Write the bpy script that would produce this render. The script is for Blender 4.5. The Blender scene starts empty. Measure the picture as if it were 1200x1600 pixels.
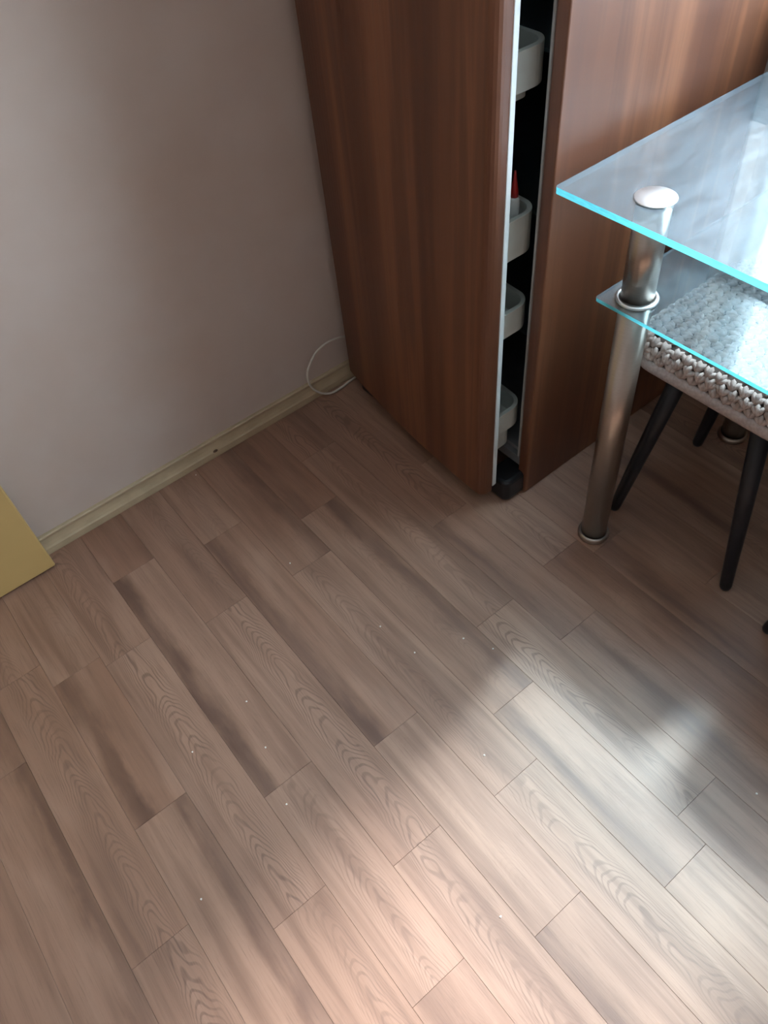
import bpy, bmesh, math, random
from mathutils import Vector, Matrix

random.seed(7)
scene = bpy.context.scene
COL = scene.collection

# ------------------------------------------------------------------ camera
CAM_H = 1.335
cam_d = bpy.data.cameras.new('camera')
cam = bpy.data.objects.new('camera', cam_d)
COL.objects.link(cam)
cam_d.sensor_fit = 'VERTICAL'
cam_d.sensor_height = 24.0
cam_d.lens = 24.0 * 1225.8 / 1600.0
cam_d.clip_start = 0.02
right = Vector((0.779, -0.621, -0.089))
down = Vector((-0.523, -0.565, -0.638))
fwd = Vector((0.346, 0.543, -0.765)).normalized()
right = (right - fwd * right.dot(fwd)).normalized()
up = right.cross(fwd)
cam.matrix_world = Matrix(((right.x, up.x, -fwd.x, 0), (right.y, up.y, -fwd.y, 0),
                           (right.z, up.z, -fwd.z, CAM_H), (0, 0, 0, 1)))
scene.camera = cam

# ------------------------------------------------------------------ room numbers
XB = 1.40            # inner face of the window wall
YL = 1.378           # inner face of the long wall
XF, YR, ZC = -2.5, -2.6, 2.6
WY0, WY1, WZ0, WZ1 = -0.545, 0.775, 0.86, 2.32   # window opening

# ------------------------------------------------------------------ light
world = bpy.data.worlds.new('world')
scene.world = world
world.use_nodes = True
bg = world.node_tree.nodes['Background']
bg.inputs['Color'].default_value = (0.71, 0.87, 1.0, 1)
bg.inputs['Strength'].default_value = 20.0

sun_d = bpy.data.lights.new('sun', 'SUN')
sun = bpy.data.objects.new('sun', sun_d)
COL.objects.link(sun)
sun_d.energy = 13.5
sun_d.angle = math.radians(7.0)
sun_d.color = (0.96, 0.98, 1.0)
SUN_AZ, SUN_EL = math.radians(13.6), math.radians(50)
to_sun = Vector((math.cos(SUN_EL) * math.cos(SUN_AZ), math.cos(SUN_EL) * math.sin(SUN_AZ), math.sin(SUN_EL)))
sun.rotation_euler = to_sun.to_track_quat('Z', 'Y').to_euler()
sun.location = (3, 1, 3)

port_d = bpy.data.lights.new('window_portal', 'AREA')
port = bpy.data.objects.new('window_portal', port_d)
COL.objects.link(port)
port_d.shape = 'RECTANGLE'
port_d.size, port_d.size_y = WZ1 - WZ0, WY1 - WY0
port_d.cycles.is_portal = True
port.location = (XB + 0.21, (WY0 + WY1) / 2, (WZ0 + WZ1) / 2)
port.rotation_euler = (0, math.radians(90), 0)      # -Z of the lamp looks to -X

vs = scene.view_settings
vs.view_transform = 'Standard'
vs.look = 'None'
vs.gamma = 1.0
vs.use_curve_mapping = False
vs.exposure = 0.22

# ------------------------------------------------------------------ node helpers
class NT:
    def __init__(self, name):
        self.m = bpy.data.materials.new(name)
        self.m.use_nodes = True
        self.t = self.m.node_tree
        self.t.nodes.clear()
        self.out = self.t.nodes.new('ShaderNodeOutputMaterial')

    def n(self, kind, **kw):
        nd = self.t.nodes.new(kind)
        for k, v in kw.items():
            if k.startswith('i_'):
                nd.inputs[k[2:].replace('_', ' ')].default_value = v
            else:
                setattr(nd, k, v)
        return nd

    def link(self, a, b):
        self.t.links.new(a, b)

    def put(self, sock, v):
        if isinstance(v, bpy.types.NodeSocket):
            self.link(v, sock)
        else:
            sock.default_value = v

    def math(self, op, a, b=0.0, clamp=False, c=None):
        nd = self.n('ShaderNodeMath', operation=op, use_clamp=clamp)
        self.put(nd.inputs[0], a)
        self.put(nd.inputs[1], b)
        if c is not None:
            self.put(nd.inputs[2], c)
        return nd.outputs[0]

    def mix(self, f, a, b, blend='MIX'):
        nd = self.n('ShaderNodeMix', data_type='RGBA', blend_type=blend)
        self.put(nd.inputs['Factor'], f)
        for s, v in ((nd.inputs[6], a), (nd.inputs[7], b)):
            if isinstance(v, tuple) and len(v) == 3:
                v = v + (1,)
            self.put(s, v)
        return nd.outputs[2]

    def ramp(self, f, *stops):
        nd = self.n('ShaderNodeMapRange', interpolation_type='SMOOTHSTEP')
        self.put(nd.inputs['Value'], f)
        for nm, v in zip(('From Min', 'From Max', 'To Min', 'To Max'), stops):
            nd.inputs[nm].default_value = v
        return nd.outputs[0]

    def noise(self, vec, scale=5.0, detail=2.0, rough=0.5, dist=0.0):
        nd = self.n('ShaderNodeTexNoise')
        nd.inputs['Scale'].default_value = scale
        nd.inputs['Detail'].default_value = detail
        nd.inputs['Roughness'].default_value = rough
        nd.inputs['Distortion'].default_value = dist
        self.link(vec, nd.inputs['Vector'])
        return nd.outputs['Fac']

    def mapping(self, vec, scale=(1, 1, 1), loc=(0, 0, 0)):
        nd = self.n('ShaderNodeMapping')
        nd.inputs['Scale'].default_value = scale
        nd.inputs['Location'].default_value = loc
        self.link(vec, nd.inputs['Vector'])
        return nd.outputs[0]

    def principled(self, color, rough=0.5, spec=0.5, metal=0.0, bump=None, bump_d=0.001, bump_s=0.3):
        b = self.n('ShaderNodeBsdfPrincipled')
        if isinstance(color, tuple) and len(color) == 3:
            color = color + (1,)
        self.put(b.inputs['Base Color'], color)
        self.put(b.inputs['Roughness'], rough)
        b.inputs['Specular IOR Level'].default_value = spec
        b.inputs['Metallic'].default_value = metal
        if bump is not None:
            bp = self.n('ShaderNodeBump')
            bp.inputs['Strength'].default_value = bump_s
            bp.inputs['Distance'].default_value = bump_d
            self.link(bump, bp.inputs['Height'])
            self.link(bp.outputs[0], b.inputs['Normal'])
        self.link(b.outputs[0], self.out.inputs[0])
        return b

    def objco(self):
        return self.n('ShaderNodeTexCoord').outputs['Object']

    def genco(self):
        return self.n('ShaderNodeNewGeometry').outputs['Position']


def plain(name, color, rough=0.5, spec=0.5, metal=0.0, vary=0.08, scale=20.0):
    t = NT(name)
    n = t.noise(t.objco(), scale, 3.0)
    f = t.ramp(n, 0.3, 0.7, 0.0, 1.0)
    lo = tuple(c * (1 - vary) for c in color)
    hi = tuple(min(1, c * (1 + vary)) for c in color)
    t.principled(t.mix(f, lo, hi), rough, spec, metal)
    return t.m


# ------------------------------------------------------------------ materials
def mat_plank():
    t = NT('wood_plank')
    co = t.objco()
    info = t.n('ShaderNodeObjectInfo')
    rnd = info.outputs['Random']
    col = t.n('ShaderNodeSeparateColor')
    t.link(info.outputs['Color'], col.inputs[0])
    tone, spos, cath = col.outputs[0], col.outputs[1], col.outputs[2]
    alpha = info.outputs['Alpha']
    off = t.n('ShaderNodeCombineXYZ')
    t.link(t.math('MULTIPLY', rnd, 37.0), off.inputs[0])
    t.link(t.math('MULTIPLY', rnd, 91.0), off.inputs[1])
    add = t.n('ShaderNodeVectorMath', operation='ADD')
    t.link(co, add.inputs[0]); t.link(off.outputs[0], add.inputs[1])
    vec = add.outputs[0]
    xyz = t.n('ShaderNodeSeparateXYZ')
    t.link(co, xyz.inputs[0])
    x, y = xyz.outputs[0], xyz.outputs[1]
    fine = t.noise(t.mapping(vec, (420, 14, 1)), 1.0, 4.0, 0.65)
    mid = t.noise(t.mapping(vec, (46, 2.6, 1)), 1.0, 3.0, 0.55, 0.4)
    wide = t.noise(t.mapping(vec, (14, 3.2, 1)), 1.0, 2.0, 0.5, 0.6)
    wob = t.noise(t.mapping(vec, (30, 9, 1)), 1.0, 4.0, 0.6)
    # dark streak running along the plank, ragged edge
    u = t.math('ADD', t.math('DIVIDE', x, 0.1008), 0.5)
    d = t.math('ABSOLUTE', t.math('SUBTRACT', u, spos))
    d = t.math('ADD', d, t.math('MULTIPLY', t.math('SUBTRACT', wob, 0.5), 0.55))
    streak = t.math('MULTIPLY', t.math('MULTIPLY', t.ramp(d, 0.02, 0.34, 1.0, 0.0), t.ramp(wide, 0.25, 0.6, 1.0, 0.55)), alpha)
    # cathedral figure: nested arches
    x2 = t.math('SUBTRACT', x, t.math('MULTIPLY', t.math('SUBTRACT', rnd, 0.5), 0.035))
    x2 = t.math('ADD', x2, t.math('MULTIPLY', t.math('SUBTRACT', wide, 0.5), 0.030))
    par = t.math('MULTIPLY', t.math('MULTIPLY', x2, x2), 165.0)
    slow = t.noise(t.mapping(vec, (16, 7, 1)), 1.0, 2.0, 0.45)
    yy = t.math('ADD', y, t.math('MULTIPLY', t.math('SUBTRACT', slow, 0.5), 0.30))
    ph = t.math('MULTIPLY', t.math('ADD', par, yy), 205.0)
    ring = t.math('MULTIPLY', t.ramp(t.math('SINE', ph), 0.1, 1.0, 0.0, 1.0), t.ramp(fine, 0.25, 0.6, 0.45, 1.0))
    near = t.ramp(t.math('ABSOLUTE', x2), 0.014, 0.040, 1.0, 0.12)
    ring = t.math('MULTIPLY', t.math('MULTIPLY', ring, near), t.math('MULTIPLY', cath, t.ramp(wide, 0.3, 0.55, 0.35, 1.0)))
    light = t.mix(tone, (0.390, 0.232, 0.160), (0.262, 0.126, 0.076))
    c = t.mix(t.math('MULTIPLY', t.ramp(mid, 0.35, 0.72, 0.0, 1.0), 0.72), light, (0.185, 0.094, 0.060))
    c = t.mix(t.math('MULTIPLY', t.ramp(wide, 0.45, 0.75, 0.0, 1.0), 0.42), c, (0.42, 0.252, 0.176))
    c = t.mix(t.math('MULTIPLY', t.ramp(fine, 0.50, 0.78, 0.0, 1.0), 0.68), c, (0.165, 0.087, 0.058))
    c = t.mix(t.math('MULTIPLY', streak, 0.92), c, (0.092, 0.041, 0.027))
    c = t.mix(t.math('MULTIPLY', ring, 0.62), c, (0.125, 0.064, 0.044))
    rough = t.math('ADD', 0.36, t.math('MULTIPLY', fine, 0.16))
    t.principled(c, rough, 0.75, 0.0, fine, 0.0004, 0.25)
    return t.m


def mat_foil():
    t = NT('wood_effect_foil')
    co = t.genco()
    a = t.noise(t.mapping(co, (26, 26, 0.7)), 1.0, 4.0, 0.6, 0.3)
    b = t.noise(t.mapping(co, (9, 9, 0.35)), 1.0, 2.0, 0.5, 0.5)
    f = t.noise(t.mapping(co, (240, 240, 6)), 1.0, 3.0, 0.6)
    c = t.mix(t.ramp(b, 0.34, 0.66, 0.0, 1.0), (0.120, 0.038, 0.015), (0.235, 0.088, 0.038))
    c = t.mix(t.math('MULTIPLY', t.ramp(a, 0.42, 0.62, 0.0, 1.0), 0.60), c, (0.092, 0.029, 0.013))
    c = t.mix(t.math('MULTIPLY', t.ramp(f, 0.5, 0.8, 0.0, 1.0), 0.3), c, (0.08, 0.03, 0.016))
    t.principled(c, 0.48, 0.65)
    return t.m


def mat_wall():
    t = NT('wall_paint')
    co = t.genco()
    n = t.noise(co, 2.6, 4.0, 0.6)
    m = t.noise(co, 7.0, 3.0, 0.6)
    c = t.mix(t.ramp(n, 0.35, 0.7, 0.0, 1.0), (0.59, 0.465, 0.395), (0.63, 0.52, 0.46))
    c = t.mix(t.math('MULTIPLY', t.ramp(m, 0.55, 0.75, 0.0, 1.0), 0.35), c, (0.56, 0.44, 0.39))
    g = t.noise(co, 160.0, 3.0, 0.6)
    t.principled(c, 0.75, 0.25, 0.0, g, 0.0006, 0.15)
    return t.m


def mat_glass(name, tint, dust, smear=0.0):
    t = NT(name)
    lw = t.n('ShaderNodeLayerWeight')
    lw.inputs['Blend'].default_value = 0.5
    fr = t.math('ADD', t.math('MULTIPLY', t.math('POWER', lw.outputs['Facing'], 4.2), 0.93), 0.05, True)
    tr = t.n('ShaderNodeBsdfTransparent')
    tr.inputs[0].default_value = tint + (1,)
    gl = t.n('ShaderNodeBsdfGlossy')
    gl.inputs['Roughness'].default_value = 0.012
    ms = t.n('ShaderNodeMixShader')
    t.link(fr, ms.inputs[0]); t.link(tr.outputs[0], ms.inputs[1]); t.link(gl.outputs[0], ms.inputs[2])
    last = ms.outputs[0]
    if dust > 0:
        co = t.genco()
        n1 = t.noise(t.mapping(co, (14, 46, 1)), 1.0, 5.0, 0.65, 0.8)
        fac = t.math('MULTIPLY', t.ramp(n1, 0.32, 0.72, 1.0 - smear, 1.0 + smear), dust)
        df = t.n('ShaderNodeBsdfDiffuse')
        df.inputs[0].default_value = (0.58, 0.76, 0.88, 1)
        m2 = t.n('ShaderNodeMixShader')
        t.link(fac, m2.inputs[0]); t.link(last, m2.inputs[1]); t.link(df.outputs[0], m2.inputs[2])
        last = m2.outputs[0]
    t.link(last, t.out.inputs[0])
    return t.m


def mat_glass_edge(name, color, rough=0.12):
    t = NT(name)
    n = t.noise(t.mapping(t.genco(), (60, 60, 400)), 1.0, 3.0)
    c = t.mix(t.ramp(n, 0.3, 0.7, 0.0, 1.0), tuple(v * 0.8 for v in color), color)
    a = t.n('ShaderNodeBsdfTranslucent'); t.link(c, a.inputs[0])
    b = t.n('ShaderNodeBsdfDiffuse'); t.link(c, b.inputs[0])
    g = t.n('ShaderNodeBsdfGlossy'); g.inputs['Roughness'].default_value = rough
    m = t.n('ShaderNodeMixShader'); m.inputs[0].default_value = 0.45
    t.link(a.outputs[0], m.inputs[1]); t.link(b.outputs[0], m.inputs[2])
    m2 = t.n('ShaderNodeMixShader'); m2.inputs[0].default_value = 0.10
    t.link(m.outputs[0], m2.inputs[1]); t.link(g.outputs[0], m2.inputs[2])
    t.link(m2.outputs[0], t.out.inputs[0])
    return t.m


def mat_steel():
    t = NT('brushed_steel')
    n = t.noise(t.mapping(t.objco(), (60, 60, 2200)), 1.0, 3.0, 0.6)
    c = t.mix(t.ramp(n, 0.3, 0.7, 0.0, 1.0), (0.44, 0.385, 0.34), (0.50, 0.445, 0.40))
    t.principled(c, 0.30, 0.5, 1.0)
    return t.m


def mat_yarn():
    t = NT('crochet_yarn')
    co = t.objco()
    n = t.noise(co, 520.0, 3.0, 0.6)
    w = t.noise(co, 60.0, 2.0)
    c = t.mix(t.ramp(w, 0.35, 0.65, 0.0, 1.0), (0.38, 0.29, 0.262), (0.49, 0.39, 0.36))
    t.principled(c, 0.9, 0.1, 0.0, n, 0.002, 0.6)
    return t.m


def mat_sheer():
    t = NT('sheer_voile')
    n = t.noise(t.mapping(t.objco(), (1, 300, 300)), 1.0, 2.0)
    tr = t.n('ShaderNodeBsdfTransparent'); tr.inputs[0].default_value = (0.95, 0.97, 1, 1)
    tl = t.n('ShaderNodeBsdfTranslucent'); tl.inputs[0].default_value = (0.85, 0.87, 0.88, 1)
    m = t.n('ShaderNodeMixShader')
    t.link(t.ramp(n, 0.3, 0.7, 0.32, 0.40), m.inputs[0])
    t.link(tr.outputs[0], m.inputs[1]); t.link(tl.outputs[0], m.inputs[2])
    t.link(m.outputs[0], t.out.inputs[0])
    return t.m


M = dict(
    plank=mat_plank(), foil=mat_foil(), wall=mat_wall(),
    subfloor=plain('floor_underlay', (0.11, 0.066, 0.048), 0.8),
    ceiling=plain('ceiling_white', (0.72, 0.70, 0.67), 0.8),
    skirting=plain('cream_skirting', (0.48, 0.365, 0.235), 0.45, 0.4, vary=0.06),
    yellow=plain('yellow_lacquer', (0.58, 0.385, 0.15), 0.40, 0.4, vary=0.04, scale=6),
    white_pl=plain('white_plastic', (0.74, 0.76, 0.74), 0.40, 0.4, vary=0.03),
    bin_pl=plain('off_white_plastic', (0.60, 0.61, 0.56), 0.38, 0.4, vary=0.03),
    grey_pl=plain('grey_plastic', (0.20, 0.20, 0.20), 0.5),
    dark=plain('shade_dark_liner', (0.012, 0.014, 0.018), 0.6, 0.2),  # white liner coloured near-black: shade of the unlit interior put into its colour
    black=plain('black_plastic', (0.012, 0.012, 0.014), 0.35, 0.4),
    black_paint=plain('black_painted_metal', (0.010, 0.011, 0.016), 0.38, 0.45),
    gasket=plain('grey_gasket', (0.33, 0.31, 0.29), 0.5),
    frame=plain('window_white', (0.80, 0.80, 0.78), 0.35),
    steel=mat_steel(),
    disc=plain('polished_cap', (0.82, 0.85, 0.86), 0.34, 0.5, 1.0, vary=0.02),
    glass=mat_glass('table_glass', (0.91, 0.965, 0.97), 0.115, 0.28),
    pane=mat_glass('window_glass', (0.98, 0.99, 0.99), 0.0),
    shelf_glass=mat_glass('shelf_glass', (0.91, 0.965, 0.97), 0.06, 0.5),
    edge=mat_glass_edge('glass_edge_cyan', (0.16, 0.72, 0.80)),
    glass_under=mat_glass('clean_glass_underside', (0.93, 0.975, 0.98), 0.0),
    clear_edge=mat_glass('clear_glass_edge', (0.80, 0.92, 0.93), 0.12),
    yarn=mat_yarn(),
    under=plain('dark_padding', (0.10, 0.072, 0.064), 0.9, 0.1),
    hem=plain('crochet_hem', (0.42, 0.345, 0.33), 0.9, 0.1, vary=0.12, scale=180),
    cord=plain('white_cord', (0.60, 0.54, 0.46), 0.5),
    red=plain('red_plastic', (0.42, 0.02, 0.02), 0.35),
    crumb=plain('crumb_white', (0.85, 0.80, 0.72), 0.8),
    sheer=mat_sheer(),
    mark=plain('dark_screw_head', (0.10, 0.055, 0.03), 0.6),
)

# ------------------------------------------------------------------ object helpers
def tag(o, label=None, cat=None, group=None, kind=None):
    if label: o['label'] = label
    if cat: o['category'] = cat
    if group: o['group'] = group
    if kind: o['kind'] = kind
    return o


def empty(name, loc, label, cat, group=None):
    o = bpy.data.objects.new(name, None)
    COL.objects.link(o)
    o.location = loc
    o.empty_display_size = 0.05
    return tag(o, label, cat, group)


def origin_of(o):
    v = Vector((0, 0, 0))
    while o is not None:
        v = v + o.location
        o = o.parent
    return v


def build(name, bm, mats, parent=None, smooth=False, loc=None, bevel=0.0, segs=2):
    """bm holds world coordinates; the object gets its own origin (loc) and parent."""
    loc = Vector(loc) if loc is not None else (Vector((0, 0, 0)) if parent is None else origin_of(parent))
    bmesh.ops.translate(bm, verts=bm.verts, vec=-loc)
    bmesh.ops.recalc_face_normals(bm, faces=bm.faces)
    me = bpy.data.meshes.new(name)
    bm.to_mesh(me); bm.free()
    for m in (mats if isinstance(mats, (list, tuple)) else [mats]):
        me.materials.append(m)
    o = bpy.data.objects.new(name, me)
    COL.objects.link(o)
    o.location = loc - (origin_of(parent) if parent is not None else Vector((0, 0, 0)))
    o.parent = parent
    if smooth:
        for p in me.polygons:
            p.use_smooth = True
    if bevel > 0:
        md = o.modifiers.new('bevel', 'BEVEL')
        md.width = bevel; md.segments = segs
        md.limit_method = 'ANGLE'; md.angle_limit = math.radians(35)
        md.harden_normals = False
    return o


def box(bm, x0, x1, y0, y1, z0, z1, mi=0):
    vs_ = [bm.verts.new(p) for p in ((x0, y0, z0), (x1, y0, z0), (x1, y1, z0), (x0, y1, z0),
                                     (x0, y0, z1), (x1, y0, z1), (x1, y1, z1), (x0, y1, z1))]
    for q in ((3, 2, 1, 0), (4, 5, 6, 7), (0, 1, 5, 4), (1, 2, 6, 5), (2, 3, 7, 6), (3, 0, 4, 7)):
        f = bm.faces.new([vs_[i] for i in q]); f.material_index = mi
    return vs_


def nb():
    return bmesh.new()


def boxo(name, dims, mat, parent=None, bevel=0.0, loc=None, segs=2):
    bm = nb(); box(bm, *dims)
    return build(name, bm, mat, parent, bevel=bevel, loc=loc, segs=segs)


def prism(bm, pts, z0, z1, mi_side=0, mi_cap=0, zf=None):
    """pts: plan outline; zf(x,y,z) may move a vertex."""
    f = zf or (lambda x, y, z: (x, y, z))
    lo = [bm.verts.new(f(x, y, z0)) for x, y in pts]
    hi = [bm.verts.new(f(x, y, z1)) for x, y in pts]
    n = len(pts)
    for i in range(n):
        fa = bm.faces.new((lo[i], lo[(i + 1) % n], hi[(i + 1) % n], hi[i])); fa.material_index = mi_side
    a = bm.faces.new(lo[::-1]); a.material_index = mi_cap
    b = bm.faces.new(hi); b.material_index = mi_cap


def rrect(x0, x1, y0, y1, r, n=6):
    pts = []
    for cx, cy, a0 in ((x1 - r, y1 - r, 0), (x0 + r, y1 - r, 90), (x0 + r, y0 + r, 180), (x1 - r, y0 + r, 270)):
        for i in range(n + 1):
            a = math.radians(a0 + 90 * i / n)
            pts.append((cx + r * math.cos(a), cy + r * math.sin(a)))
    return pts


def lathe(bm, prof, cx, cy, seg=32, mi=0):
    rings = []
    for r, z in prof:
        if r <= 1e-6:
            rings.append([bm.verts.new((cx, cy, z))])
        else:
            rings.append([bm.verts.new((cx + r * math.cos(2 * math.pi * i / seg), cy + r * math.sin(2 * math.pi * i / seg), z)) for i in range(seg)])
    for a, b in zip(rings, rings[1:]):
        for i in range(seg):
            j = (i + 1) % seg
            if len(a) == 1 and len(b) == 1: continue
            if len(a) == 1: f = bm.faces.new((a[0], b[i], b[j]))
            elif len(b) == 1: f = bm.faces.new((a[i], a[j], b[0]))
            else: f = bm.faces.new((a[i], a[j], b[j], b[i]))
            f.material_index = mi; f.smooth = True


def tube(bm, pts, r, seg=10, caps=True):
    """pts: list of Vector; r number or list."""
    n = len(pts)
    rr = r if isinstance(r, (list, tuple)) else [r] * n
    prev = None; rings = []
    for i, p in enumerate(pts):
        d = (pts[min(i + 1, n - 1)] - pts[max(i - 1, 0)]).normalized()
        if prev is None:
            a = d.orthogonal().normalized()
        else:
            a = (prev - d * prev.dot(d)).normalized()
        prev = a
        b = d.cross(a)
        rings.append([bm.verts.new(p + (a * math.cos(2 * math.pi * k / seg) + b * math.sin(2 * math.pi * k / seg)) * rr[i]) for k in range(seg)])
    for a, b in zip(rings, rings[1:]):
        for k in range(seg):
            f = bm.faces.new((a[k], a[(k + 1) % seg], b[(k + 1) % seg], b[k])); f.smooth = True
    if caps:
        bm.faces.new(rings[0][::-1]); bm.faces.new(rings[-1])


def smooth_curve(pts, sub=8):
    P = [Vector(p) for p in pts]
    out = []
    for i in range(len(P) - 1):
        p0 = P[max(i - 1, 0)]; p1 = P[i]; p2 = P[i + 1]; p3 = P[min(i + 2, len(P) - 1)]
        for k in range(sub):
            t = k / sub
            out.append(0.5 * ((2 * p1) + (p2 - p0) * t + (2 * p0 - 5 * p1 + 4 * p2 - p3) * t * t + (3 * p1 - p0 - 3 * p2 + p3) * t ** 3))
    out.append(P[-1])
    return out


def copy_tree(o, parent=None):
    c = o.copy()
    COL.objects.link(c)
    c.parent = parent
    for ch in list(o.children):
        copy_tree(ch, c)
    return c


# ------------------------------------------------------------------ setting: floor with planks
T = 0.004   # plank thickness: plank tops are the floor level z = 0
floor = boxo('floor', (XF, XB, YR, YL, -0.10, -T), M['subfloor'])
tag(floor, 'brown wood-effect plank floor', 'floor', kind='structure')
PW = 0.1008
X0 = 0.0494
JOINTS = {-4: [0.93, 0.32], -3: [1.107, 0.497, 0.107], -2: [1.041, 0.685, 0.075], -1: [1.013, 0.403, 0.013], 0: [1.19, 0.586, 0.186],
          1: [0.965, 0.355], 2: [1.145, 0.534, 0.139], 3: [0.942, 0.332], 4: [1.058, 0.440, 0.061],
          5: [1.204, 0.594, 0.117], 6: [0.842, 0.467], 7: [1.00, 0.61, 0.02], 8: [0.955, 0.565, -0.03]}
# (strip, joint index counted from the wall): tone, streak place, figure, streak strength
LOOK = {
    (2, 1): (0.55, 0.10, 0.0, 1.0), (0, 1): (0.35, 0.10, 0.1, 1.0), (0, 0): (0.85, 0.9, 0.0, 0.3), (-2, 1): (0.75, 0.22, 0.0, 1.0), (-2, 2): (0.35, 0.92, 0.0, 0.9),
    (-4, 1): (0.6, 0.95, 0.0, 0.9), (-4, 0): (0.6, 0.95, 0.2, 0.7), (1, 1): (0.35, 0.5, 1.0, 0.0), (-1, 1): (0.35, 0.05, 1.0, 0.3), (-1, 0): (0.55, 0.5, 0.9, 0.0), (-3, 1): (0.6, 0.3, 0.9, 0.3), (-3, 2): (0.45, 0.6, 1.0, 0.2),
    (4, 1): (0.45, 0.82, 0.3, 0.9), (4, 0): (0.8, 0.2, 0.0, 0.5), (3, 0): (0.75, 0.88, 0.1, 0.9), (4, 2): (0.3, 0.22, 0.1, 0.85), (5, 2): (0.1, 0.5, 1.0, 0.0), (5, 1): (0.45, 0.9, 0.5, 0.4),
    (6, 1): (0.5, 0.14, 0.1, 0.7), (2, 3): (0.2, 0.12, 0.0, 0.8), (3, 2): (0.05, 0.1, 0.8, 0.0), (1, 2): (0.1, 0.7, 0.9, 0.2), (0, 2): (0.2, 0.4, 0.7, 0.0), (0, 3): (0.4, 0.3, 0.2, 0.4),
    (2, 2): (0.15, 0.6, 0.1, 0.0), (3, 1): (0.35, 0.6, 0.6, 0.2), (6, 2): (0.35, 0.5, 0.2, 0.4), (8, 1): (0.5, 0.5, 0.2, 0.2), (8, 2): (0.7, 0.3, 0.0, 0.7), (2, 0): (0.4, 0.5, 0.2, 0.0),
    (-1, 2): (0.4, 0.5, 0.7, 0.0), (-2, 0): (0.4, 0.6, 0.2, 0.2), (1, 0): (0.55, 0.6, 0.4, 0.3),
}
rp = random.Random(11)
k_lo = int(math.floor((XF - X0) / PW)); k_hi = int(math.ceil((XB - X0) / PW))
GAP = 0.00018
for k in range(k_lo, k_hi):
    xa = max(XF, X0 + k * PW); xb = min(XB, X0 + (k + 1) * PW)
    if xb - xa < 0.01: continue
    js = list(JOINTS.get(k, []))
    if not js:
        js = [YL - rp.uniform(0.15, 0.6)]
    flip = 0
    while js[-1] > YR + 0.3:
        L = (0.61, 0.40)[flip % 2] if len(js) < 4 else 0.95
        js.append(js[-1] - L); flip += 1
    cuts = [YL] + [j for j in js if YR + 0.05 < j < YL] + [YR]
    for i in range(len(cuts) - 1):
        ya, yb = cuts[i + 1], cuts[i]
        bm = nb()
        lo = 0.00025
        x_0, x_1, y_0, y_1 = xa + GAP, xb - GAP, ya + GAP, yb - GAP
        low = [bm.verts.new(p) for p in ((x_0, y_0, -T), (x_1, y_0, -T), (x_1, y_1, -T), (x_0, y_1, -T))]
        mid = [bm.verts.new(p) for p in ((x_0, y_0, -lo), (x_1, y_0, -lo), (x_1, y_1, -lo), (x_0, y_1, -lo))]
        top = [bm.verts.new(p) for p in ((x_0 + lo, y_0 + lo, 0), (x_1 - lo, y_0 + lo, 0), (x_1 - lo, y_1 - lo, 0), (x_0 + lo, y_1 - lo, 0))]
        for a, b in ((low, mid), (mid, top)):
            for q in range(4):
                bm.faces.new((a[q], a[(q + 1) % 4], b[(q + 1) % 4], b[q]))
        bm.faces.new(top); bm.faces.new(low[::-1])
        p = build('plank', bm, M['plank'], floor, loc=((xa + xb) / 2, (ya + yb) / 2, 0))
        s = 1.0 if rp.random() < 0.45 else 0.0
        p.color = LOOK.get((k, i), (rp.uniform(0.1, 0.7), rp.choice((0.08, 0.15, 0.85, 0.93, 0.5)), rp.choice((0.0, 0.15, 0.5, 0.9)), s * rp.uniform(0.4, 0.9)))

# ------------------------------------------------------------------ walls, ceiling
def wall(name, dims, label):
    return tag(boxo(name, dims, M['wall']), label, 'wall', kind='structure')

TW = 0.22
wall('wall_left', (XF - TW, XB + TW, YL, YL + TW, -0.10, ZC), 'plain painted beige wall above the cream skirting')
wall('wall_front', (XF - TW, XF, YR, YL, -0.10, ZC), 'plain painted wall at the far end of the room from the window')
wall('wall_right', (XF - TW, XB + TW, YR - TW, YR, -0.10, ZC), 'plain painted wall opposite the skirting wall')
bm = nb()
box(bm, XB, XB + TW, YR, YL, -0.10, WZ0)
box(bm, XB, XB + TW, YR, YL, WZ1, ZC)
box(bm, XB, XB + TW, YR, WY0, WZ0, WZ1)
box(bm, XB, XB + TW, WY1, YL, WZ0, WZ1)
tag(build('wall_back', bm, M['wall']), 'painted wall holding the window, behind the glass table', 'wall', kind='structure')
tag(boxo('ceiling', (XF - TW, XB + TW, YR - TW, YL + TW, ZC, ZC + 0.1), M['ceiling']), 'white ceiling', 'ceiling', kind='structure')

# window: frame, two sashes, mullion, panes
win = tag(bpy.data.objects.new('window_1', None), 'white framed window above the glass table', 'window', kind='structure')
COL.objects.link(win); win.location = (XB + 0.16, (WY0 + WY1) / 2, WZ0)
fx0, fx1 = XB + 0.12, XB + 0.18
FW = 0.035
bm = nb()
box(bm, fx0, fx1, WY0, WY1, WZ0, WZ0 + FW); box(bm, fx0, fx1, WY0, WY1, WZ1 - FW, WZ1)
box(bm, fx0, fx1, WY0, WY0 + FW, WZ0 + FW, WZ1 - FW); box(bm, fx0, fx1, WY1 - FW, WY1, WZ0 + FW, WZ1 - FW)
build('window_frame', bm, M['frame'], win)
ym = (WY0 + WY1) / 2
boxo('mullion', (fx0, fx1, ym - 0.03, ym + 0.03, WZ0 + FW, WZ1 - FW), M['frame'], win)
for a, b in ((WY0 + FW, ym - 0.03), (ym + 0.03, WY1 - FW)):
    boxo('pane', (fx0 + 0.025, fx0 + 0.031, a, b, WZ0 + FW, WZ1 - FW), M['pane'], win)
boxo('window_sill', (XB - 0.012, fx0, WY0, WY1, WZ0 - 0.02, WZ0 + 0.002), M['frame'], win)

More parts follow.
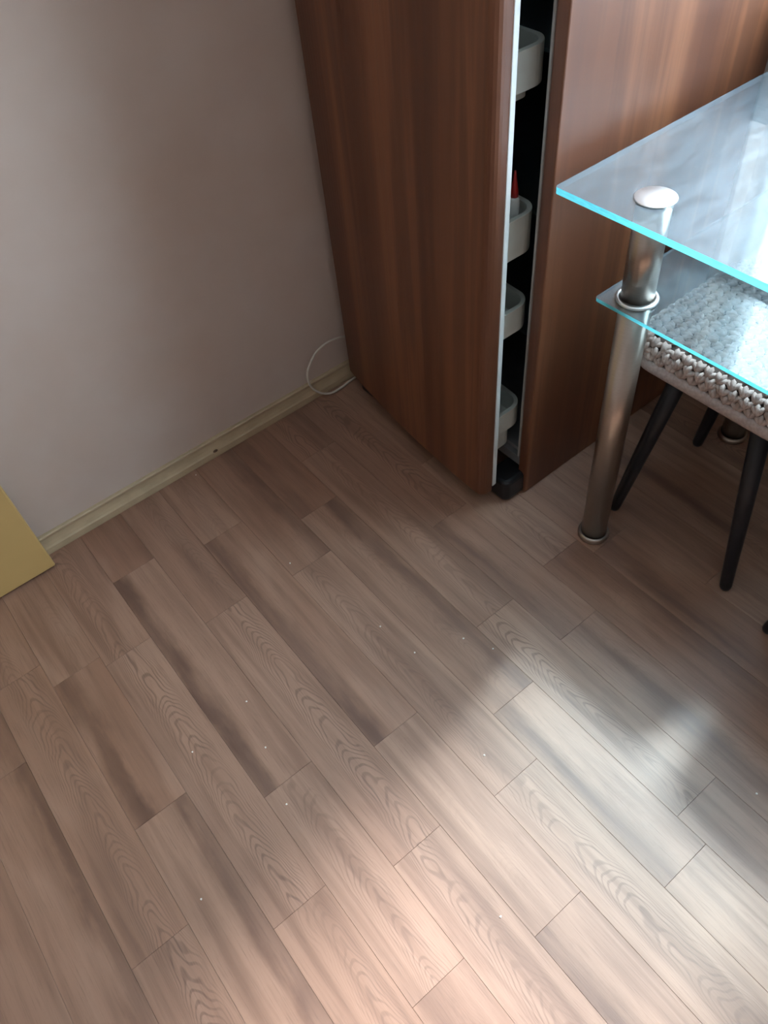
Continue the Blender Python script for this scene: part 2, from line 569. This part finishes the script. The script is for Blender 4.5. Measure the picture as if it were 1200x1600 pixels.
# sheer curtains in the window recess, with a narrow slit between them
def curtain(y0, y1, label):
    bm = nb()
    n = 60
    prev = None
    for i in range(n + 1):
        y = y0 + (y1 - y0) * i / n
        x = XB + 0.060 + 0.010 * math.sin(y * 95) + 0.004 * math.sin(y * 41 + 1)
        a = bm.verts.new((x, y, WZ0 + 0.010)); b = bm.verts.new((x, y, WZ1 - 0.01))
        if prev:
            f = bm.faces.new((prev[0], a, b, prev[1])); f.smooth = True
        prev = (a, b)
    o = build('sheer_curtain', bm, M['sheer'], loc=(XB + 0.06, (y0 + y1) / 2, WZ0))
    return tag(o, label, 'curtain', 'sheer curtains in the window')
curtain(0.195, WY1 - 0.006, 'white sheer curtain in the window half next to the refrigerator')
curtain(WY0 + 0.006, 0.135, 'white sheer curtain in the window half away from the refrigerator')

# skirting: profiled strip along the wall
def skirting(name, prof, a, b, axis, label):
    bm = nb()
    ends = []
    for s in (a, b):
        ends.append([bm.verts.new((s, YL - d, z) if axis == 'x' else (XB - d, s, z)) for d, z in prof])
    n = len(prof)
    for i in range(n):
        bm.faces.new((ends[0][i], ends[0][(i + 1) % n], ends[1][(i + 1) % n], ends[1][i]))
    bm.faces.new(ends[0]); bm.faces.new(ends[1][::-1])
    return tag(build(name, bm, M['skirting']), label, 'skirting', kind='structure')

PROF = [(0, 0), (0.0165, 0), (0.0170, 0.006), (0.0160, 0.016), (0.0135, 0.020), (0.0105, 0.028), (0.0085, 0.038),
        (0.0090, 0.0415), (0.0100, 0.0435), (0.0095, 0.0465), (0.0070, 0.0480), (0.0, 0.0480)]
bl = skirting('baseboard_left', PROF, XF, XB, 'x', 'cream profiled skirting board along the beige wall')
skirting('baseboard_back', PROF, YR, 0.755, 'y', 'cream profiled skirting board under the window')
bm = nb()
c0 = Vector((0.415, YL - 0.0150, 0.018))
lathe(bm, [(0.0, 0.0), (0.0042, 0.0), (0.0042, 0.0012), (0.0, 0.0018)], 0, 0, 14)
bmesh.ops.scale(bm, vec=(1.5, 0.8, 1), verts=bm.verts)
bmesh.ops.rotate(bm, cent=(0, 0, 0), matrix=Matrix.Rotation(math.radians(70), 3, 'X'), verts=bm.verts)
bmesh.ops.translate(bm, vec=c0, verts=bm.verts)
build('screw_head', bm, M['mark'], bl)

# yellow door leaf folded back against the wall
door = tag(bpy.data.objects.new('door_1', None), 'yellow lacquered door leaf standing open flat along the beige wall', 'door', kind='structure')
COL.objects.link(door); door.location = (-0.4, 1.335, 0.006)
boxo('door_leaf', (-0.775, -0.026, 1.316, 1.354, 0.007, 2.0), M['yellow'], door, bevel=0.003)
bm = nb()
lathe(bm, [(0.0, 0), (0.024, 0), (0.024, 0.006), (0.010, 0.008), (0.010, 0.045), (0.0, 0.046)], 0, 0, 20)
bmesh.ops.rotate(bm, cent=(0, 0, 0), matrix=Matrix.Rotation(math.radians(90), 3, 'X'), verts=bm.verts)
bmesh.ops.translate(bm, vec=(-0.09, 1.316, 1.05), verts=bm.verts)
box(bm, -0.20, -0.082, 1.268, 1.282, 1.041, 1.059)
build('door_handle', bm, M['steel'], door)

# ------------------------------------------------------------------ refrigerator
fr = empty('refrigerator', (1.10, 1.05, 0), 'tall brown wood-effect refrigerator with a bowed door left slightly ajar', 'refrigerator')
FZ = 1.62
LEAN = -0.0188
FX0, FX1 = 0.869, 1.392
fy = lambda x, y, z: (x, y + LEAN * z, z)
def fbox(name, d, mat, bevel=0.0):
    bm = nb()
    x0, x1, y0, y1, z0, z1 = d
    prism(bm, [(x0, y0), (x1, y0), (x1, y1), (x0, y1)], z0, z1, zf=fy)
    return build(name, bm, mat, fr, bevel=bevel)
fbox('side_panel', (FX0, FX1, 0.7775, 0.8015, 0.001, FZ), M['foil'], 0.0025)
fbox('side_panel', (FX0, FX1, 1.316, 1.340, 0.001, FZ), M['foil'], 0.0025)
fbox('top_panel', (FX0, FX1, 0.8015, 1.316, FZ - 0.04, FZ), M['foil'])
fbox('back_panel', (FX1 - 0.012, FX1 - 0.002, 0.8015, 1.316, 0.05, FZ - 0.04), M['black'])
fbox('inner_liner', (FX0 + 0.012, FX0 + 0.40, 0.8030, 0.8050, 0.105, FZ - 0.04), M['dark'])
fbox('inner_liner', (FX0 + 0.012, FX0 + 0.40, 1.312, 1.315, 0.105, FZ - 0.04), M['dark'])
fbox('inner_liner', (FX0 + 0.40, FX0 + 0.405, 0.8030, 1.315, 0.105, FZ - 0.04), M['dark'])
fbox('gasket_lip', (FX0 - 0.0015, FX0 + 0.012, 0.8015, 0.8055, 0.10, FZ - 0.04), M['gasket'])
bm = nb()
for z0, z1, x0 in ((0.068, 0.092, FX0 + 0.004), (0.092, 0.098, FX0), (0.098, 0.108, FX0 + 0.012)):
    prism(bm, [(x0, 0.8020), (FX0 + 0.40, 0.8020), (FX0 + 0.40, 1.3155), (x0, 1.3155)], z0, z1, zf=fy)
build('bottom_rail', bm, M['grey_pl'], fr, bevel=0.001)
for z in (0.34, 0.60, 0.86, 1.12, 1.38):
    fbox('glass_shelf', (FX0 + 0.075, FX0 + 0.395, 0.8055, 1.311, z, z + 0.006), M['shelf_glass'])
def foot(y):
    bm = nb()
    prism(bm, rrect(0.815, 0.90, y, y + 0.062, 0.016), 0.0005, 0.060)
    build('foot', bm, M['black'], fr, bevel=0.010, segs=3)
foot(0.7830); foot(1.250)

# door: bowed front, slightly twisted and ajar
DL, DR = 0.006, 0.020        # lean of the hinge side and of the free side
def df(x, y, z):
    w = min(1, max(0, (y - 0.80) / 0.54))
    return (x + (DR + (DL - DR) * w) * (z - 0.05), y, z)
front = smooth_curve([(0.812, 1.343, 0), (0.802, 1.290, 0), (0.794, 1.229, 0), (0.779, 1.111, 0), (0.7705, 1.008, 0), (0.7650, 0.900, 0), (0.7635, 0.8205, 0)], 5)
outl = [(0.856, 1.343)] + [(p.x, p.y) for p in front]
for i in range(1, 6):
    a = math.radians(90 * i / 5)
    outl.append((0.7635 + 0.0175 * (1 - math.cos(a)), 0.8205 - 0.0175 * math.sin(a)))
outl += [(0.7945, 0.8025)]
def resample_back(n=8):
    return [(0.7945 + (0.856 - 0.7945) * i / n, 0.8025 + (1.343 - 0.8025) * i / n) for i in range(1, n)]
bm = nb()
prism(bm, outl + resample_back(), 0.044, FZ, zf=df)
fd = build('door', bm, M['foil'], fr, bevel=0.004)
bm = nb()
inn = [(0.7948, 0.8035), (0.8070, 0.8045)] + [(0.8070 + (0.866 - 0.8070) * i / 8, 0.8045 + (1.340 - 0.8045) * i / 8) for i in range(1, 9)]
inn += [(0.7948 + (0.8555 - 0.7948) * i / 8, 0.8035 + (1.340 - 0.8035) * i / 8) for i in range(8, 0, -1)]
prism(bm, inn, 0.056, FZ - 0.012, zf=df)
tag(build('inner_door_panel', bm, M['white_pl'], fd, bevel=0.002), 'white plastic inner edge of the door')

def bin_outline(inset, y0=0.822, y1=1.300, xr=0.898):
    r = max(0.006, 0.036 - inset)
    xl = lambda y: 0.809 + 0.1095 * (y - 0.8045)
    pts = []
    n = 8
    for cx, cy, a0 in ((xr + 0.02 - inset - r, y1 - inset - r, 0), ):
        pts.append((xl(y1 - inset) + 0.0, y1 - inset))
        for i in range(n + 1):
            a = math.radians(90 - 90 * i / n)
            pts.append((cx + r * math.cos(a), cy + r * math.sin(a)))
    cx, cy = xr - inset - r, y0 + inset + r
    for i in range(n + 1):
        a = math.radians(-90 * i / n)
        pts.append((cx + r * math.cos(a), cy + r * math.sin(a)))
    pts.append((xl(y0 + inset), y0 + inset))
    return pts

def door_bin(zt, zb, ztray, tray_in):
    bm = nb()
    o = bin_outline(0.0); i_ = bin_outline(0.009)
    n = len(o)
    V = {}
    for nm, pts, z in (('ol', o, zb), ('oh', o, zt), ('ih', i_, zt), ('il', i_, zb + 0.006)):
        V[nm] = [bm.verts.new(df(x, y, z)) for x, y in pts]
    for a, b in (('ol', 'oh'), ('oh', 'ih'), ('ih', 'il')):
        for k in range(n - 1):
            bm.faces.new((V[a][k], V[a][k + 1], V[b][k + 1], V[b][k]))
    bm.faces.new(V['il']); bm.faces.new(V['ol'])
    for a, b in (('ol', 'oh'), ('oh', 'ih'), ('ih', 'il')):
        bm.faces.new((V[a][0], V[b][0], V[b][-1], V[a][-1]))
    pts = bin_outline(tray_in)
    prism(bm, pts, ztray, zb - 0.0005, zf=df)
    return build('door_bin', bm, M['bin_pl'], fd, bevel=0.0012)
door_bin(0.899, 0.843, 0.822, 0.022)
door_bin(0.648, 0.576, 0.566, 0.016)
door_bin(0.470, 0.418, 0.410, 0.020)
door_bin(0.225, 0.175, 0.110, 0.018)

# bottle with red nozzle standing in the second bin
bt = empty('glue_bottle', (0.876, 0.852, 0.5825), 'small white bottle with a red pointed nozzle in the refrigerator door bin', 'bottle')
bm = nb()
lathe(bm, [(0, 0.5825), (0.0085, 0.5825), (0.0092, 0.585), (0.0092, 0.662), (0.0080, 0.667), (0.0, 0.667)], 0.876, 0.852, 24)
build('bottle_body', bm, M['white_pl'], bt)
bm = nb()
lathe(bm, [(0.0, 0.6672), (0.0068, 0.6672), (0.0062, 0.678), (0.0030, 0.696), (0.0016, 0.710), (0, 0.710)], 0.876, 0.852, 20)
build('nozzle', bm, M['red'], bt)

# ------------------------------------------------------------------ glass table
tb = empty('glass_table', (1.105, 0.27, 0), 'two-tier clear glass table on round steel legs below the window', 'table')
TX0, TX1, TY0, TY1, TZ = 0.825, 1.380, -0.185, 0.7235, 0.750
def glass_slab(name, pts, z0, z1, mats, parent):
    bm = nb()
    prism(bm, pts, z0, z1, 1, 0)
    bm.normal_update()
    bmesh.ops.recalc_face_normals(bm, faces=bm.faces)
    for f in bm.faces:
        if f.material_index == 1 and (f.normal.y > 0.5 or f.normal.x > 0.5):
            f.material_index = 2
        elif f.normal.z < -0.5:
            f.material_index = 3          # wall and refrigerator sides get a clear edge, standing in for refraction
    return build(name, bm, mats, parent)
glass_slab('table_top', rrect(TX0, TX1, TY0, TY1, 0.006, 3), TZ - 0.010, TZ, [M['glass'], M['edge'], M['clear_edge'], M['glass_under']], tb)
glass_slab('lower_shelf', rrect(0.853, 1.372, -0.110, 0.6485, 0.006, 3), 0.579, 0.585, [M['shelf_glass'], M['edge'], M['clear_edge'], M['glass_under']], tb)
for lx, ly in ((0.8935, 0.600), (1.335, 0.581), (0.8935, -0.06), (1.335, -0.06)):
    bm = nb()
    lathe(bm, [(0.0, 0.010), (0.0255, 0.010), (0.0255, 0.5785), (0.0, 0.5785)], lx, ly, 40)
    lathe(bm, [(0.0, 0.5855), (0.0255, 0.5855), (0.0255, 0.7395), (0.0, 0.7395)], lx, ly, 40)
    leg = build('leg', bm, M['steel'], tb, loc=(lx, ly, 0))
    bm = nb()
    lathe(bm, [(0.0, 0.0005), (0.0305, 0.0005), (0.0320, 0.003), (0.0320, 0.010), (0.0295, 0.0135), (0.0262, 0.0145), (0.0262, 0.012), (0.0, 0.012)], lx, ly, 40)
    build('foot_cap', bm, M['steel'], leg)
    bm = nb()
    lathe(bm, [(0.0260, 0.5855), (0.0325, 0.5855), (0.0335, 0.588), (0.0325, 0.5905), (0.0262, 0.5915), (0.0260, 0.5855)], lx, ly, 40)
    build('collar', bm, M['disc'], leg)
    bm = nb()
    lathe(bm, [(0.0, 0.7503), (0.0295, 0.7503), (0.0300, 0.7512), (0.0288, 0.7520), (0.0, 0.7520)], lx, ly, 40)
    build('top_disc', bm, M['disc'], leg)

# ------------------------------------------------------------------ stools with crocheted covers
def make_stool(cx, cy, label, group):
    st = empty('stool', (cx, cy, 0), label, 'stool', group)
    hw, r = 0.166, 0.055
    zb, zt = 0.412, 0.470
    # padded seat
    bm = nb()
    layers = [(0.012, zb), (0.0, zb + 0.012), (0.0, zt - 0.022), (0.008, zt - 0.008), (0.024, zt)]
    rings = []
    for ins, z in layers:
        rings.append([bm.verts.new((cx + x, cy + y, z)) for x, y in rrect(-hw + ins, hw - ins, -hw + ins, hw - ins, r - ins * 0.6, 8)])
    n = len(rings[0])
    for a, b in zip(rings, rings[1:]):
        for i in range(n):
            bm.faces.new((a[i], a[(i + 1) % n], b[(i + 1) % n], b[i]))
    bm.faces.new(rings[0][::-1]); bm.faces.new(rings[-1])
    seat = build('seat', bm, M['under'], st, smooth=False)
    # plain crocheted hem round the lower edge
    bm = nb()
    prof = [(-0.004, zb + 0.003), (-0.007, zb + 0.010), (-0.0075, zb + 0.018), (-0.005, zb + 0.026), (0.001, zb + 0.026), (0.001, zb + 0.003)]
    rings = [[bm.verts.new((cx + x, cy + y, z)) for x, y in rrect(-hw + i, hw - i, -hw + i, hw - i, r - i, 8)] for i, z in prof]
    for j in range(len(rings)):
        a, b = rings[j], rings[(j + 1) % len(rings)]
        for i in range(n):
            f = bm.faces.new((a[i], a[(i + 1) % n], b[(i + 1) % n], b[i])); f.smooth = True
    build('cover_hem', bm, M['hem'], st)
    # puffs
    bm = nb()
    rs = random.Random(3)
    def puff(p, nrm, tang, s):
        nrm = nrm.normalized(); tang = (tang - nrm * tang.dot(nrm)).normalized(); bi = nrm.cross(tang)
        ang = rs.uniform(-0.3, 0.3)
        t2 = tang * math.cos(ang) + bi * math.sin(ang); b2 = nrm.cross(t2)
        mtx = Matrix(((t2.x * s[0], b2.x * s[1], nrm.x * s[2], p.x), (t2.y * s[0], b2.y * s[1], nrm.y * s[2], p.y), (t2.z * s[0], b2.z * s[1], nrm.z * s[2], p.z), (0, 0, 0, 1)))
        for fan in (-0.75, 0.0, 0.75):
            q = fan + rs.uniform(-0.12, 0.12)
            loc = Matrix.Translation((0.55 * math.sin(q), 0.45 * math.cos(q) - 0.35, rs.uniform(-0.1, 0.15) + (0.25 if fan == 0 else 0))) @ Matrix.Rotation(-q, 4, 'Z') @ Matrix.Diagonal((0.40, 0.86, 0.95, 1))
            g = bmesh.ops.create_icosphere(bm, subdivisions=1, radius=1.0, matrix=mtx @ loc)
            for v in g['verts']:
                v.co += nrm * rs.uniform(-0.0006, 0.0006)
    SP = 0.0215
    per = rrect(-hw, hw, -hw, hw, r, 8)
    L = [0]
    for i in range(len(per)):
        a, b = per[i], per[(i + 1) % len(per)]
        L.append(L[-1] + math.hypot(b[0] - a[0], b[1] - a[1]))
    tot = L[-1]; cnt = int(round(tot / SP))
    def at(s):
        s %= tot
        for i in range(len(per)):
            if L[i] <= s <= L[i + 1] and L[i + 1] > L[i]:
                f = (s - L[i]) / (L[i + 1] - L[i]); a, b = per[i], per[(i + 1) % len(per)]
                tx, ty = (b[0] - a[0]), (b[1] - a[1]); l = math.hypot(tx, ty)
                return a[0] + (b[0] - a[0]) * f, a[1] + (b[1] - a[1]) * f, tx / l, ty / l
        return per[0][0], per[0][1], 0, 1
    for row, (ins, z, nz) in enumerate(((0.0, zb + 0.030, 0.0), (0.0005, zb + 0.0430, 0.35), (0.008, zb + 0.0540, 0.9))):
        for i in range(cnt):
            x, y, tx, ty = at((i + 0.5 * (row % 2)) * tot / cnt)
            nx, ny = ty, -tx
            puff(Vector((cx + x - nx * ins, cy + y - ny * ins, z)), Vector((nx, ny, nz)), Vector((tx, ty, 0)), (0.0132, 0.0138, 0.0064))
    m = int((2 * hw - 0.03) / 0.0185); row = 0
    for j in range(m + 1):
        y = -hw + 0.024 + j * (2 * hw - 0.048) / m
        for i in range(17):
            x = -hw + 0.022 + (i + 0.5 * (j % 2)) * SP
            if abs(x) > hw - 0.024 or (abs(x) > hw - 0.05 and abs(y) > hw - 0.05 and math.hypot(abs(x) - (hw - 0.055), abs(y) - (hw - 0.055)) > 0.034): continue
            puff(Vector((cx + x, cy + y, zt + 0.002)), Vector((0, 0, 1)), Vector((1, 0, 0)), (0.0130, 0.0138, 0.0058))
    o = build('crochet_cover', bm, M['yarn'], st, smooth=True)
    o['kind'] = 'stuff'
    # four splayed tapered legs
    for sx, sy in ((-1, 1), (1, 1), (-1, -1), (1, -1)):
        bm = nb()
        ft = Vector((cx + sx * 0.140, cy + sy * 0.140, 0.0005)); tp = Vector((cx + sx * 0.108, cy + sy * 0.078, zb + 0.004))
        d = tp - ft
        tube(bm, [ft, ft + d * 0.012, ft + d * 0.03, ft + d * 0.5, tp], [0.0090, 0.0112, 0.0118, 0.0150, 0.0175], 20)
        build('leg', bm, M['black_paint'], st)
    return st
make_stool(1.118, 0.477, 'black-legged stool with beige crocheted seat cover under the glass table, beside the refrigerator', 'stools at the glass table')
s2 = make_stool(1.095, 0.088, 'low black-legged stool farther along the glass table from the refrigerator', 'stools at the glass table')

# ------------------------------------------------------------------ loose white cord by the wall
pts = smooth_curve([(0.93, 1.3600, 0.060), (0.86, 1.3600, 0.112), (0.822, 1.3610, 0.135), (0.775, 1.3610, 0.145), (0.735, 1.3600, 0.135), (0.706, 1.3590, 0.105), (0.697, 1.3570, 0.075),
                    (0.703, 1.3540, 0.045), (0.722, 1.3490, 0.020), (0.748, 1.3440, 0.0075), (0.785, 1.3460, 0.0045), (0.830, 1.3520, 0.0045), (0.95, 1.3550, 0.0045)], 8)
bm = nb(); tube(bm, pts, 0.0030, 8)
tag(build('power_cord', bm, M['cord'], loc=(0.74, 1.345, 0)), 'thin white cord looping out from behind the refrigerator over the skirting', 'cord')

# ------------------------------------------------------------------ crumbs
rc = random.Random(5)
for x, y in ((0.366, 0.973), (0.123, 0.761), (-0.006, 0.742), (0.101, 0.661), (-0.118, 0.515), (0.414, 0.721), (0.427, 0.631), (0.518, 0.592), (0.545, 0.538),
             (0.344, 1.343), (0.073, 0.551), (0.231, 0.192), (0.388, 0.395), (0.68, 0.058)):
    bm = nb()
    bmesh.ops.create_icosphere(bm, subdivisions=1, radius=1.0)
    for v in bm.verts:
        v.co = Vector((v.co.x * rc.uniform(0.0014, 0.0024) + x, v.co.y * rc.uniform(0.0014, 0.0024) + y, v.co.z * 0.0010 + 0.0011))
    tag(build('crumb', bm, M['crumb'], loc=(x, y, 0)), 'tiny white crumb lying on the plank floor', 'crumb', 'white crumbs scattered on the floor')
